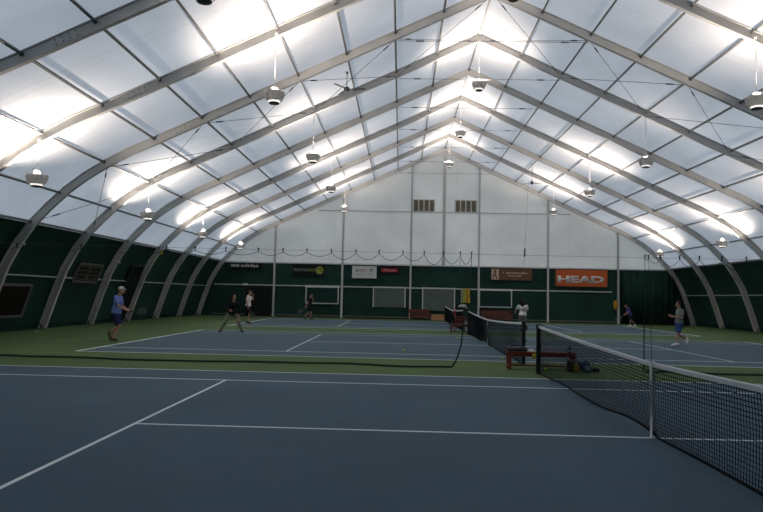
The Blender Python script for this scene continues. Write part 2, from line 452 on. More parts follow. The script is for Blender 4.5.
for x in (-13.76, -6.88, 0, 6.88, 13.76):
    for j, y in enumerate((34.16, 26.08, 18.0, 9.94)):
        if x == 13.76 and y < 20: continue
        n = ('nearest the end wall', 'second from the end wall', 'third from the end wall', 'fourth from the end wall')[j]
        xx = x + (math.copysign(.24 if abs(x) > 10 else .12, x) if (x and y > 20) else 0); zz = lampz[abs(x)] + (.09 if (y > 20 and abs(x) < 10) else 0)
        make_lamp((xx, y - 0.02, zz), prof_z(xx) - 0.16 - zz, 'hanging bowl lamp in the %s row, %s' % (rowname[x], n), {(6.88, 18.0): .12, (-6.88, 18.0): .45, (6.88, 9.94): .7}.get((x, y), 1.0))
make_lamp((-7.04, 3.9, 7.5), prof_z(7.04) - 0.05 - 7.5, 'hanging bowl lamp seen from below at the top left edge')
# lamps further along the same rows, beside and behind the camera (outside the frame), light only through their own bowls
for x in (13.76,):
    make_lamp((x, 17.98, 4.82), prof_z(x) - 0.16 - 4.82, 'hanging bowl lamp in the far right row, third from the end wall')

# ceiling fans
def make_fan(loc, rod, rz, label):
    e = empty('ceiling_fan', loc, label, 'fan', 'ceiling fans', rz)
    bm = BM(); lathe(bm, [(0, -.09), (.06, -.085), (.11, -.05), (.12, 0), (.10, .06), (.04, .09), (0, .09)], 20); new_obj('motor', bm, 'fan', e, True)
    bm = BM(); tube(bm, [(0, 0, .08), (0, 0, rod)], .014, 6); lathe(bm, [(0, rod - .08), (.05, rod - .06), (.06, rod), (0, rod)], 12); new_obj('downrod', bm, 'fan', e)
    for k in range(3):
        bm = BM(); R = Matrix.Rotation(k * 2 * PI / 3, 3, 'Z') @ Matrix.Rotation(-0.2, 3, 'X')
        box(bm, R @ V((.17, 0, 0)), (.14, .04, .012), R); box(bm, R @ V((.47, 0, 0)), (.50, .13, .012), R, bev=.005)
        new_obj('blade', bm, 'fan', e)
    return e
make_fan((-5.31, 15.6, 9.52), prof_z(5.31) - 9.52 + 0.05, -0.05, 'three bladed ceiling fan under the left roof slope')
make_fan((5.12, 32.0, 9.05), prof_z(5.12) - 9.05 + 0.05, 0.3, 'three bladed ceiling fan under the right roof slope near the end wall')
# pull cord
cx, cy2 = 5.52, 36.2
e = tubes_obj('pull_cord', [[(cx + .22, cy2, prof_z(cx) - .05), (cx + .07, cy2, 6.8), (cx, cy2, 5.1), (cx - .06, cy2, 4.05)]], .008, 'cable', n=6)
tag(e, 'thin cord hanging from the roof in front of the end wall, above the brown banner', 'cord')
tubes_obj('handle', [[(cx + .01, cy2, 5.2), (cx - .03, cy2, 4.6)]], .05, 'darkgrey', e, n=8)

# ------------------------------------------------------------------ nets
def net_top(t, L, hp=1.07, hc=0.914):
    u = abs(t) / (L / 2)
    return hc + (hp - hc) * (0.55 * u + 0.45 * u * u)
def make_net(cy, label, src=[None]):
    L = 12.7
    e = empty('tennis_net', (0, cy, 0), label, 'net', 'tennis nets between posts')
    if src[0]:
        for c in src[0]: copy_tree(c, e)
        return e
    kids = []
    for s in (-1, 1):
        bm = BM(); bx(bm, -.045, .045, s * 6.4 - .045, s * 6.4 + .045, 0, 1.09, 0, .012); bx(bm, -.05, .05, s * 6.4 - .05, s * 6.4 + .05, 1.06, 1.10, 0)
        o = new_obj('post', bm, 'post', e); kids.append(o)
        bm = BM(); tube(bm, [(0.04, s * 6.4, .62), (0.065, s * 6.4, .62)], .03, 10)
        new_obj('winder', bm, 'post', o)
    bm = BM(); pitch = .047
    def bot(t): return .03 + (.075 * math.exp(-((t - .7) / .9) ** 2) + .035 * math.exp(-((t - 4.2) / 1.0) ** 2) if t > -.1 else .02 * abs(math.sin(t)))
    def belly(t, f): return -.035 * math.sin(PI * f) * math.sin(t * .8 + 1.2) * (1 - (abs(t) / (L / 2)) ** 4)
    nv = int(L / pitch)
    def cord(pts, r): tube(bm, pts, r, 4, caps=False)
    for i in range(nv + 1):
        t = -L / 2 + L * i / nv; zt = net_top(t, L) - .02; zb = bot(t)
        cord([(belly(t, f), t, zb + (zt - zb) * f) for f in (0, .25, .5, .75, 1)], .0034)
    rows = 19
    for j in range(rows + 1):
        f = j / rows; r = .0054 if f > .68 else .0034
        cord([(belly(t, f), t, bot(t) + (net_top(t, L) - .02 - bot(t)) * f) for t in [-L / 2 + L * k / 80 for k in range(81)]], r)
    kids.append(new_obj('netting', bm, 'netblack', e))
    bm = BM(); prev = None; rings = []
    for k in range(65):
        t = -L / 2 - .03 + (L + .06) * k / 64; z = net_top(t, L)
        rings.append([bm.verts.new((x, t, z + dz)) for x, dz in ((-.012, -.05), (-.014, -.004), (0, .006), (.014, -.004), (.012, -.05))])
    for A, B in zip(rings, rings[1:]):
        for k in range(4): bm.faces.new((A[k], A[k + 1], B[k + 1], B[k]))
    kids.append(tag(new_obj('headband', bm, 'tape', e), 'white headband along the top'))
    bm = BM(); bx(bm, -.024, -.018, -.03, .03, .0, .92); bx(bm, .018, .024, -.03, .03, .0, .92); bx(bm, -.024, .024, -.03, .03, .915, .925); bx(bm, -.03, .03, -.035, .035, 0, .02)
    kids.append(tag(new_obj('center_strap', bm, 'tape', e), 'white centre strap'))
    bm = BM()
    tube(bm, [(belly(t, 0), t, bot(t)) for t in [-L / 2 + L * k / 80 for k in range(81)]], .016, 6)
    kids.append(new_obj('bottom_cord', bm, 'netblack', e))
    src[0] = kids
    return e
make_net(CY[0], 'nearest tennis net, large at the right with white strap')
make_net(CY[1], 'tennis net on the middle court, behind the red bench with bags')
make_net(CY[2], 'small distant tennis net on the farthest court')

# ------------------------------------------------------------------ divider curtains
DY, DZ = 7.15, 2.73
e = tubes_obj('divider_wire', [[(-16.75, DY, DZ + .08), (-9, DY, DZ), (0, DY, DZ - .03), (9, DY, DZ - .03), (16.75, DY, DZ + .04)]], .0035, 'cable', n=5)
tag(e, 'thin taut wire across the hall that carries the divider netting', 'wire')
EDGE = [(3.0, 0), (2.7, 0), (1.92, -.01), (1.33, -.17), (1.02, -.18), (.55, -.22), (.28, -.30), (.03, -.43), (-1, -.43)]
def divider(hooks, sagk, label, edge, edge_side, left):
    e = empty('divider_net', ((hooks[0] + hooks[-1]) / 2, DY, 0), label, 'net', 'divider nets across the hall')
    ox = e.location.x
    def top(x):
        for a, b in zip(hooks, hooks[1:]):
            if a <= x <= b:
                u = (x - a) / (b - a); g = sagk(a, b); return DZ - .05 - 4 * g * u * (1 - u)
        return DZ - .05
    xs = []
    x = hooks[0]
    while x <= hooks[-1] + 1e-6: xs.append(x); x += .09
    def wob(x, z): return .05 * math.sin(x * 2.3) * (1 - z / 2.8)
    bm = BM()
    def edgeoff(x, z):
        # the free edge swings a little, bellying towards its own side near the floor
        if left:
            w = max(0, (x - (hooks[-1] - 1.3)) / 1.3)
            for (z1, d1), (z0, d0) in zip(EDGE, EDGE[1:]):
                if z0 <= z <= z1: return w * w * (d0 + (d1 - d0) * (z - z0) / (z1 - z0))
        return 0
    for x in xs:
        zt = top(x)
        tube(bm, [(x - ox + edgeoff(x, z), wob(x, z), z) for z in (.03, .35, .7, 1.2, 1.8, zt)], .0008, 3, caps=False)
    z = .09
    while z < DZ - .1:
        seg = []
        for x in xs:
            if top(x) > z: seg.append((x - ox + edgeoff(x, z), wob(x, z), z))
            else:
                if len(seg) > 1: tube(bm, seg, .0008, 3, caps=False)
                seg = []
        if len(seg) > 1: tube(bm, seg, .0008, 3, caps=False)
        z += .09
    new_obj('netting', bm, 'netgreen', e)
    sw = []
    for a, b in zip(hooks, hooks[1:]): sw += [(a + (b - a) * k / 10 - ox, 0, top(a + (b - a) * k / 10)) for k in range(10)]
    sw.append((hooks[-1] - ox, 0, DZ - .05))
    tubes_obj('top_rope', [sw], .0065, 'rope', e, n=5)
    hk = None
    for h in hooks:
        if hk is None: bm = BM(); box(bm, (0, 0, -.03), (.02, .02, .09)); box(bm, (0, 0, .02), (.035, .03, .03)); hk = new_obj('hook', bm, 'rope', e)
        else: hk2 = hk.copy(); COL.objects.link(hk2); hk2.parent = e; hk2.location = (h - ox, 0, DZ); continue
        hk.location = (h - ox, 0, DZ)
    b = []
    n = 90
    for k in range(n + 1):
        x = hooks[0] + (hooks[-1] - hooks[0]) * k / n
        q = min(1, (hooks[-1] - x) / 1.2) if left else min(1, (x - hooks[0]) / 1.2); b.append((x - ox + edgeoff(x, 0.02), q * (wob(x, 0) + .14 * math.sin(x * .9) + .06 * math.sin(x * 2.7)), .03))
    tubes_obj('weighted_rope', [b], .024, 'rope', e, n=8)
    for pts, r in edge: tubes_obj('edge_rope', [[(x - ox, 0, z) for x, z in pts]], r, 'rope', e, n=6)
    return e
lh = [-16.9, -16.0, -15.1, -14.2, -13.3, -12.5, -11.7, -10.9, -10.17, -9.48, -8.8, -8.1, -7.35, -6.56, -5.96, -5.38, -4.79, -4.2, -3.64, -3.07, -2.56, -2.10, -1.70, -1.43]
divider(lh, lambda a, b: .10 if b < -4.5 else (.16 if b < -2.3 else (.24 if b < -1.8 else .22)), 'dark divider netting on the left, its rope lying on the court',
        [([(-1.43 + d, z) for z, d in ((DZ, 0), (1.92, -.01), (1.6, -.08), (1.33, -.17), (1.02, -.18), (.55, -.22), (.28, -.30), (.14, -.36), (.03, -.43))], [.007, .007, .008, .012, .015, .018, .021, .023, .024]), ([(-1.70, DZ), (-1.71, 2.0), (-1.74, 1.5)], .004)], 1, True)
rh = [2.66, 2.74, 3.02, 3.47, 3.93, 4.45, 5.02, 5.7, 6.5, 7.4, 8.3, 9.2, 10.2, 11.2, 12.2, 13.2, 14.2, 15.2, 16.0, 16.8]
divider(rh, lambda a, b: .04 if b - a < .2 else .22 * min(1, (b - a) / .45 * .8), 'dark divider netting on the right behind the nearest net',
        [([(2.62, .03), (2.63, 1.15), (2.65, 1.6), (2.66, DZ)], [.014, .014, .006, .005]), ([(2.80, .03), (2.79, 1.0), (2.74, DZ)], [.008, .007, .004])], -1, False)

# ------------------------------------------------------------------ text and signs
def text_mesh(body, w, h, bold=0.0, shear=0.0):
    c = bpy.data.curves.new('lettering', 'FONT'); c.body = body; c.size = 1.0; c.extrude = 0.0; c.offset = bold; c.shear = shear; c.resolution_u = 4
    o = bpy.data.objects.new('lettering_tmp', c); COL.objects.link(o)
    dg = bpy.context.evaluated_depsgraph_get(); dg.update()
    me = bpy.data.meshes.new_from_object(o.evaluated_get(dg))
    bpy.data.objects.remove(o); 
    xs = [v.co.x for v in me.vertices]; ys = [v.co.y for v in me.vertices]
    x0, x1, y0, y1 = min(xs), max(xs), min(ys), max(ys)
    bm = BM(); bm.from_mesh(me); bpy.data.meshes.remove(me)
    for v in bm.verts: v.co = V(((v.co.x - x0) / (x1 - x0) * w, 0, (v.co.y - y0) / (y1 - y0) * h))
    r = bmesh.ops.extrude_face_region(bm, geom=bm.faces[:])
    for v in r['geom']:
        if isinstance(v, bmesh.types.BMVert): v.co.y -= .006
    return bm
SY = 38.13
def sign(name, x0, x1, z0, z1, m, label, tilt=0.0, bow=0.0):
    e = empty(name, ((x0 + x1) / 2, SY, (z0 + z1) / 2), label, 'banner', 'advertising banners on the end wall')
    bm = BM(); w, h = x1 - x0, z1 - z0
    bx(bm, -w / 2, w / 2, 0, .02, -h / 2, h / 2)
    new_obj('panel', bm, m, e)
    bm = BM()
    for sx in (-1, 1):
        tube(bm, [(sx * (w / 2 - .06), .01, h / 2 - .02), (sx * (w / 2 - .06), .07, h / 2 + .10)], .008, 5)
    new_obj('tie', bm, 'cable', e)
    e['_w'] = w; e['_h'] = h
    return e, w, h
def put_text(e, body, x, z, w, h, m, bold=0, shear=0, name='lettering'):
    o = new_obj(name, text_mesh(body, w, h, bold, shear), m, e); o.location = (x, -.001, z); return o
def marks(e, name, rects, m):
    bm = BM()
    for x0, x1, z0, z1 in rects: bx(bm, x0, x1, -.008, 0, z0, z1)
    return new_obj(name, bm, m, e)

e, w, h = sign('brand_banner', -15.75, -13.30, 3.46, 3.90, 'black', 'narrow black banner with pale lettering at the left of the end wall')
put_text(e, 'adidas', -.42, -.085, 1.32, .25, 'offwhite', .012)
marks(e, 'stripes', [(-1.17, -.52, -.085, -.035), (-1.13, -.52, -.015, .035), (-1.17, -.52, .055, .105)], 'offwhite')
e, w, h = sign('brand_banner', -11.09, -8.71, 3.00, 3.92, 'black', 'black banner with a yellow ball emblem, left half of the end wall')
put_text(e, 'tennis', -1.12, -.10, 1.12, .26, 'grey', .008)
put_text(e, 'nc', .04, -.10, .40, .20, 'limeprint', .012)
bm = BM()
cyl = []
for r0, r1, a0, a1, mi in ((0, .27, 0, 2 * PI, 0), (.12, .17, -1.2, 3.2, 1), (.27, .31, 2.6, 5.6, 2)):
    n = 32; y = -.006 - .004 * mi
    for k in range(n):
        t0, t1 = a0 + (a1 - a0) * k / n, a0 + (a1 - a0) * (k + 1) / n
        P = lambda r, t: bm.verts.new((.82 + r * math.cos(t), y, .02 + r * math.sin(t)))
        vs = [P(r0, t0), P(r1, t0), P(r1, t1), P(r0, t1)] if r0 > 0 else [bm.verts.new((.82, y, .02)), P(r1, t0), P(r1, t1)]
        bm.faces.new(vs).material_index = mi
new_obj('ball_emblem', bm, ['limeprint', 'black', 'grey'], e)
e, w, h = sign('brand_banner', -6.69, -4.90, 2.94, 3.84, 'offwhite', 'white banner with a faint red and grey print on the end wall')
marks(e, 'grey_print', [(-.62, -.46, .02, .20), (.40, .62, .05, .26), (-.66, -.05, -.10, -.075), (.35, .60, -.16, -.10), (-.55, .1, -.22, -.20)], 'grey')
marks(e, 'red_print', [(-.36, -.24, .04, .22), (-.20, -.10, .08, .26), (-.06, .04, .04, .24), (.08, .16, .06, .18), (-.14, .06, -.30, -.27)], 'pink')
e, w, h = sign('brand_banner', -4.64, -3.25, 3.30, 3.86, 'black', 'small black and red banner beside the white banner')
marks(e, 'red_field', [(-.62, .60, -.16, .12)], 'red')
o = put_text(e, 'Wilson', -.42, -.10, .85, .20, 'pink', 0, .3); o.location.y = -.01
e, w, h = sign('brand_banner', 3.47, 6.43, 3.02, 3.86, 'brown', 'brown banner with a cream figure panel on the end wall')
marks(e, 'figure_panel', [(-1.46, -.92, -.40, .36)], 'cream')
bm = BM(); lathe(bm, [(0, -.012), (.085, -.01), (.085, 0)], 16)
for v in bm.verts: v.co = V((v.co.x - 1.2, v.co.z - .008, v.co.y + .22))
box(bm, (-1.22, -.012, 0.0), (.13, .01, .26), Matrix.Rotation(.3, 3, 'Y')); box(bm, (-1.12, -.012, -.2), (.09, .01, .3), Matrix.Rotation(-.35, 3, 'Y')); box(bm, (-1.32, -.012, -.2), (.08, .01, .28), Matrix.Rotation(.3, 3, 'Y'))
new_obj('figure', bm, 'brown', e)
random.seed(3); rc = []
x = -.62
while x < 1.15:
    ww = random.uniform(.05, .10)
    if random.random() > .12: rc.append((x, x + ww, .05 - random.uniform(0, .01), .05 + random.uniform(.07, .12)))
    x += ww + .03
x = -.22
while x < .62:
    ww = random.uniform(.05, .09); rc.append((x, x + ww, -.15, -.15 + random.uniform(.06, .10))); x += ww + .03
marks(e, 'lettering', rc, 'cream')
e, w, h = sign('brand_banner', 8.13, 11.85, 2.66, 3.86, 'orange', 'large orange banner with white capital letters at the right of the end wall')
put_text(e, 'HEAD', -1.72, -.33, 3.34, .50, 'offwhite', .045)
# small striped pennant
e = empty('striped_banner', (1.64, 38.16, 1.82), 'yellow green and amber striped banner hanging under the window rail', 'banner')
for nm, x0, x1, m in (('grey_stripe', -.35, -.25, 'grey'), ('lime_stripe', -.22, .0, 'limeprint'), ('amber_stripe', .0, .2, 'amber'), ('yellow_stripe', .2, .31, 'yellow')):
    bm = BM(); n = 6
    for k in range(n):
        a, b = x0 + (x1 - x0) * k / n, x0 + (x1 - x0) * (k + 1) / n
        bx(bm, a, b, -.01 + .008 * math.sin(k), .01 + .008 * math.sin(k), -.52, .50)
    new_obj(nm, bm, m, e)
# white bunched towel on hook under it
bm = BM()
for dx, dz, r in ((-.24, -.02, .07), (-.10, .03, .09), (.06, .02, .11), (.20, .02, .09), (.26, -.08, .07)):
    bmesh.ops.create_icosphere(bm, subdivisions=2, radius=r, matrix=Matrix.Translation((1.42 + dx, 38.12, 1.06 + dz)) @ Matrix.Diagonal((1, .5, 1.1, 1)))
tag(new_obj('hanging_towel', bm, 'offwhite', smooth=True), 'small white bundle hung on the end wall under the striped banner', 'towel')

# ------------------------------------------------------------------ end wall windows, vents, furniture
def window(n, x0, x1, z0, z1, pane, label, bottom=True, topbar=.10, y=38.17):
    e = empty('window_%d' % n, ((x0 + x1) / 2, y, (z0 + z1) / 2), label, 'window', None, 0, 'structure')
    w, h = x1 - x0, z1 - z0; bm = BM(); t = .075
    bx(bm, -w / 2, -w / 2 + t, -.04, .03, -h / 2, h / 2); bx(bm, w / 2 - t, w / 2, -.04, .03, -h / 2, h / 2); bx(bm, -w / 2 - .03, w / 2 + .03, -.06, .03, h / 2 - topbar, h / 2 + .02)
    if bottom: bx(bm, -w / 2, w / 2, -.04, .03, -h / 2, -h / 2 + t)
    new_obj('window_frame', bm, 'offwhite', e)
    bm = BM(); bx(bm, -w / 2 + t, w / 2 - t, .0, .02, -h / 2 + (t if bottom else 0), h / 2 - topbar); new_obj('pane', bm, pane, e)
    return e
window(1, -10.08, -7.64, 1.0, 2.34, 'darkpane', 'white framed dark window behind the player in black', True, .15)
window(2, -5.13, -2.74, .86, 2.34, 'screen', 'white framed grey screened window left of the red benches', False, .08)
window(3, -1.53, .87, .68, 2.34, 'screen', 'white framed grey screened window right of the wooden bench', False, .08)
window(4, 2.60, 5.0, 1.0, 2.34, 'darkpane', 'white framed dark green window below the brown banner', True, .12)
def vent(x0, label):
    e = empty('wall_vent', (x0, 38.28, 7.98), label, 'vent', 'gable vents')
    bm = BM(); W = 1.56; Hh = .86
    for k in range(5): bx(bm, k * W / 4 - .045, k * W / 4 + .045, -.03, .02, 0, Hh)
    bx(bm, -.045, W + .045, -.03, .02, -.03, .02); bx(bm, -.045, W + .045, -.03, .02, Hh - .03, Hh + .02)
    new_obj('frame', bm, 'offwhite', e)
    for k in range(4):
        bm = BM(); bx(bm, k * W / 4 + .045, (k + 1) * W / 4 - .045, -.005, .015, .02, Hh - .03)
        for j in range(6): bx(bm, k * W / 4 + .045, (k + 1) * W / 4 - .045, -.018, 0, .06 + j * .13, .11 + j * .13)
        new_obj('louvre', bm, 'ventpane', e)
vent(-2.28, 'left one of the two louvred vents high on the white end wall')
vent(.80, 'right one of the two louvred vents high on the white end wall')

def wall_bench(x0, x1, y, label, hi):
    e = empty('wooden_bench', ((x0 + x1) / 2, y, 0), label, 'bench', 'wooden benches by the end wall')
    w = x1 - x0
    bm = BM()
    for k in range(3): bx(bm, -w / 2, w / 2, -.26 + k * .15, -.26 + k * .15 + .13, .40, .44, 0, .008)
    new_obj('seat', bm, 'brownwood', e)
    bm = BM()
    for k in range(2): bx(bm, -w / 2, w / 2, .19, .225, .50 + k * .15, .50 + k * .15 + .13, 0, .008)
    new_obj('backrest', bm, 'brownwood', e)
    for sx in (-1, 1):
        bm = BM(); bx(bm, sx * (w / 2 - .12) - .03, sx * (w / 2 - .12) + .03, -.24, -.18, 0, .40); new_obj('leg', bm, 'brownwood', e)
        bm = BM(); bx(bm, sx * (w / 2 - .12) - .03, sx * (w / 2 - .12) + .03, .225, .265, 0, hi); new_obj('leg', bm, 'brownwood', e)
    bm = BM(); bx(bm, -w / 2 + .1, w / 2 - .1, -.235, -.20, .2, .36); new_obj('apron', bm, 'brownwood', e)
wall_bench(-2.50, -.94, 37.75, 'brown red wooden bench with backrest left of the tan box', .78)
wall_bench(2.75, 5.0, 37.75, 'dark red wooden bench below the dark green window', .78)
e = empty('cardboard_box', (-.40, 37.75, 0), 'tan cardboard box on the floor beside the wooden bench', 'box')
bm = BM(); bx(bm, -.46, .46, -.22, .22, 0, .40, 0, .006); new_obj('carton', bm, 'tan', e)
bm = BM()
box(bm, (-.23, -.115, .415), (.45, .22, .008), Matrix.Rotation(.12, 3, 'X')); box(bm, (.23, .115, .415), (.45, .22, .008), Matrix.Rotation(-.12, 3, 'X')); box(bm, (0, 0, .404), (.9, .05, .006))
new_obj('flap', bm, 'tan', e)
# orange vest on the column and small wall pieces
bm = BM()
rings = []
for z, w, d in ((0, .10, .03), (.15, .15, .05), (.35, .17, .06), (.55, .14, .05), (.68, .06, .03)):
    rings.append([bm.verts.new((12.42 + w * math.cos(t) + .02 * math.sin(z * 9), 38.06 + d * math.sin(t), 1.02 + z)) for t in [2 * PI * k / 14 for k in range(14)]])
for A, B in zip(rings, rings[1:]):
    for k in range(14): bm.faces.new((A[k], A[(k + 1) % 14], B[(k + 1) % 14], B[k]))
bm.faces.new(rings[0]); bm.faces.new(rings[-1])
tag(new_obj('hanging_vest', bm, 'amber', smooth=True), 'amber vest hanging on the rightmost end wall column', 'vest')
# corner drape
bm = BM(); n = 110; prev = None
for k in range(n + 1):
    x = 12.9 + 4.35 * k / n; y = 38.0 + .06 * math.sin(x * 14) + .03 * math.sin(x * 5.3)
    zt = min(3.86, prof_z(min(x + .3, 17.9)))
    a = bm.verts.new((x, y, .02)); b = bm.verts.new((x, y, zt))
    if prev: bm.faces.new((prev[0], a, b, prev[1]))
    prev = (a, b)
o = new_obj('backdrop_curtain', bm, 'drape', smooth=True); tag(o, 'dark green pleated curtain filling the right end wall corner', 'curtain')
md = o.modifiers.new('thickness', 'SOLIDIFY'); md.thickness = .012
# darker sheet behind the players at the left of the end wall
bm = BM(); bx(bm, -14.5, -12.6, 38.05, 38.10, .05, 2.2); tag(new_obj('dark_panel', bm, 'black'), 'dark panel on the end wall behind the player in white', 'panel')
bm = BM(); bx(bm, -.16, .16, -.05, .05, -.07, .07, 0, .01); o = new_obj('emergency_light', bm, 'white'); o.location = (-14.55, 38.12, 2.32); tag(o, 'small white light box on the rail below the narrow black banner', 'light')

# left wall fittings (they lean with the wall)
def wall_pt(z, s=-1, off=.12):
    p, n = off_pt(s * prof_x(z), off); return p, n
def wall_fit(name, y0, y1, z0, z1, label, cat, kind=None):
    pa, _ = wall_pt(z0); pb, _ = wall_pt(z1); c = (pa + pb) / 2; d = pb - pa
    e = empty(name, (c.x + .03, (y0 + y1) / 2, c.z), label, cat, None, 0, kind)
    e.rotation_euler = (0, math.atan2(d.x, d.z), 0)
    return e, y1 - y0, d.length
e, w, h = wall_fit('window_5', 14.2, 16.35, .52, 1.80, 'pale framed dark brown window in the left wall', 'window', 'structure')
bm = BM(); t = .09
bx(bm, -.02, .05, -w / 2, w / 2, -h / 2, -h / 2 + t); bx(bm, -.02, .05, -w / 2, w / 2, h / 2 - t, h / 2); bx(bm, -.02, .05, -w / 2, -w / 2 + t, -h / 2, h / 2); bx(bm, -.02, .05, w / 2 - t, w / 2, -h / 2, h / 2)
new_obj('window_frame', bm, 'ventframe', e)
bm = BM(); bx(bm, -.01, .015, -w / 2 + t, w / 2 - t, -h / 2 + t, h / 2 - t); new_obj('pane', bm, 'brownpane', e)
e, w, h = wall_fit('louvre_vent', 19.1, 21.3, 1.95, 2.80, 'brown louvred vent in the green left wall', 'vent')
bm = BM(); t = .08
bx(bm, -.02, .05, -w / 2, w / 2, -h / 2, -h / 2 + t); bx(bm, -.02, .05, -w / 2, w / 2, h / 2 - t, h / 2); bx(bm, -.02, .05, -w / 2, -w / 2 + t, -h / 2, h / 2); bx(bm, -.02, .05, w / 2 - t, w / 2, -h / 2, h / 2); bx(bm, -.02, .045, -.03, .03, -h / 2, h / 2)
new_obj('frame', bm, 'ventframe', e)
for k in range(4):
    bm = BM(); zc = -h / 2 + .16 + k * (h - .2) / 3.6
    box(bm, (.015, 0, zc), (.015, w - .14, .14), Matrix.Rotation(.35, 3, 'Y')); new_obj('slat', bm, 'louvre', e)
e, w, h = wall_fit('door_1', 24.35, 25.75, .05, 2.92, 'black doorway flap in the left wall behind the man in blue', 'door', 'structure')
bm = BM(); bx(bm, 0, .03, -w / 2, w / 2, -h / 2, h / 2); new_obj('door_leaf', bm, 'black', e)
bm = BM(); bx(bm, -.01, .05, -w / 2 - .04, -w / 2, -h / 2, h / 2); bx(bm, -.01, .05, w / 2, w / 2 + .04, -h / 2, h / 2); bx(bm, -.01, .05, -w / 2 - .04, w / 2 + .04, h / 2, h / 2 + .04); new_obj('door_frame', bm, 'darkgrey', e)
for (k, z, s, m, lab) in ((3, 3.86, -1, 'yellow', 'small yellow box on a left rib at the top of the green wall'), (6, 3.35, -1, 'white', 'small white box on the nearest visible left rib'), (4, 3.1, -1, 'white', 'small white box on a left rib above the man in blue'), (2, 4.7, 1, 'white', 'small white box on a right rib under the far right lamps')):
    x = prof_x(z); p, n = off_pt(s * x, -.155)
    bm = BM(); sz = .16 if m == 'yellow' else .07
    bx(bm, -.05, .05, -sz / 2, sz / 2, -sz / 2, sz / 2, 0, .008)
    o = new_obj('junction_box', bm, m); o.location = (p.x - .04 * s, RIBY[k], p.z); o.rotation_euler = (0, math.atan2(n.x, n.z) - PI / 2, 0); tag(o, lab, 'box')

# ------------------------------------------------------------------ benches between the nets and what lies on them
def court_bench(loc, L, m, label):
    e = empty('court_bench', loc, label, 'bench', 'red benches between the net posts')
    bm = BM()
    for k in range(3): bx(bm, -L / 2, L / 2, -.18 + k * .125, -.18 + k * .125 + .11, .385, .42, 0, .006)
    new_obj('seat', bm, m, e)
    for sx in (-1, 1):
        for sy in (-1, 1):
            bm = BM(); bx(bm, sx * (L / 2 - .06) - .035, sx * (L / 2 - .06) + .035, sy * .13 - .03, sy * .13 + .03, 0, .385); new_obj('leg', bm, m, e)
    bm = BM(); bx(bm, -L / 2 + .06, L / 2 - .06, -.15, -.12, .30, .385); bx(bm, -L / 2 + .06, L / 2 - .06, .12, .15, .30, .385); new_obj('apron', bm, m, e)
    bm = BM(); bx(bm, -L / 2 + .06, L / 2 - .06, -.03, .03, .07, .11)
    for sx in (-1, 1): bx(bm, sx * (L / 2 - .06) - .025, sx * (L / 2 - .06) + .025, -.13, .13, .06, .12)
    new_obj('stretcher', bm, m, e)
    return e
court_bench((.25, 7.30, 0), 1.62, 'redwood', 'red wooden bench between the nearest and middle nets')
court_bench((.0, 21.95, 0), 1.5, 'brownwood', 'dark red bench behind the middle net, farther from the camera')

def blob_obj(name, parts, m, parent=None, vox=.014, smooth_it=4, loc=None):
    """fuse overlapping rounded boxes into one soft body"""
    bm = BM()
    for c, s, b in parts: box(bm, c, s, None, 0, b)
    o = new_obj(name, bm, m, parent)
    fuse(o, vox, smooth_it); return o
def fuse(o, vox, it):
    r = o.modifiers.new('r', 'REMESH'); r.mode = 'VOXEL'; r.voxel_size = vox; r.use_smooth_shade = True
    if it:
        s = o.modifiers.new('s', 'SMOOTH'); s.iterations = it; s.factor = .5
    dg = bpy.context.evaluated_depsgraph_get(); dg.update()
    me = bpy.data.meshes.new_from_object(o.evaluated_get(dg)); old = o.data
    o.modifiers.clear(); o.data = me; me.name = o.name
    bpy.data.meshes.remove(old)
    for p in me.polygons: p.use_smooth = True
# racket bag on the bench
e = empty('racket_bag', (-.30, 7.28, .42), 'black racket bag lying on the left end of the red bench', 'bag')
blob_obj('bag_body', [((-.02, 0, .05), (.48, .24, .10), .03), ((.1, .02, .085), (.22, .2, .07), .03), ((-.16, 0, .04), (.2, .28, .08), .03)], 'darkgrey', e)
tubes_obj('strap', [[(-.2, -.08, .09), (-.1, -.1, .15), (.05, -.1, .14), (.16, -.06, .09)]], .012, 'black', e)
bm = BM(); bx(bm, -.06, .06, -.08, .08, 0, .035, 0, .012); bx(bm, -.02, .05, -.05, .08, .03, .055, 0, .01)
o = new_obj('folded_towel', bm, 'offwhite'); o.location = (.01, 7.22, .42); tag(o, 'small white folded towel on the bench beside the black bag', 'towel')
e = empty('yellow_cap', (.09, 7.13, .345), 'yellow cloth hanging over the front edge of the bench', 'cloth')
bm = BM(); rings = []
for k in range(7):
    u = k / 6; y = .08 - .14 * u if u < .5 else -.01 - .012 * math.sin(u * 9) ; z = .088 if u < .5 else .088 - (u - .5) * .34
    rings.append([bm.verts.new((-.075 + .15 * j / 6, y + .008 * math.sin(j * 2 + k), z)) for j in range(7)])
for A, B in zip(rings, rings[1:]):
    for j in range(6): bm.faces.new((A[j], A[j + 1], B[j + 1], B[j]))
o = new_obj('cloth_sheet', bm, 'yellow', e, True); md = o.modifiers.new('t', 'SOLIDIFY'); md.thickness = .012
e.name = 'yellow_cloth'
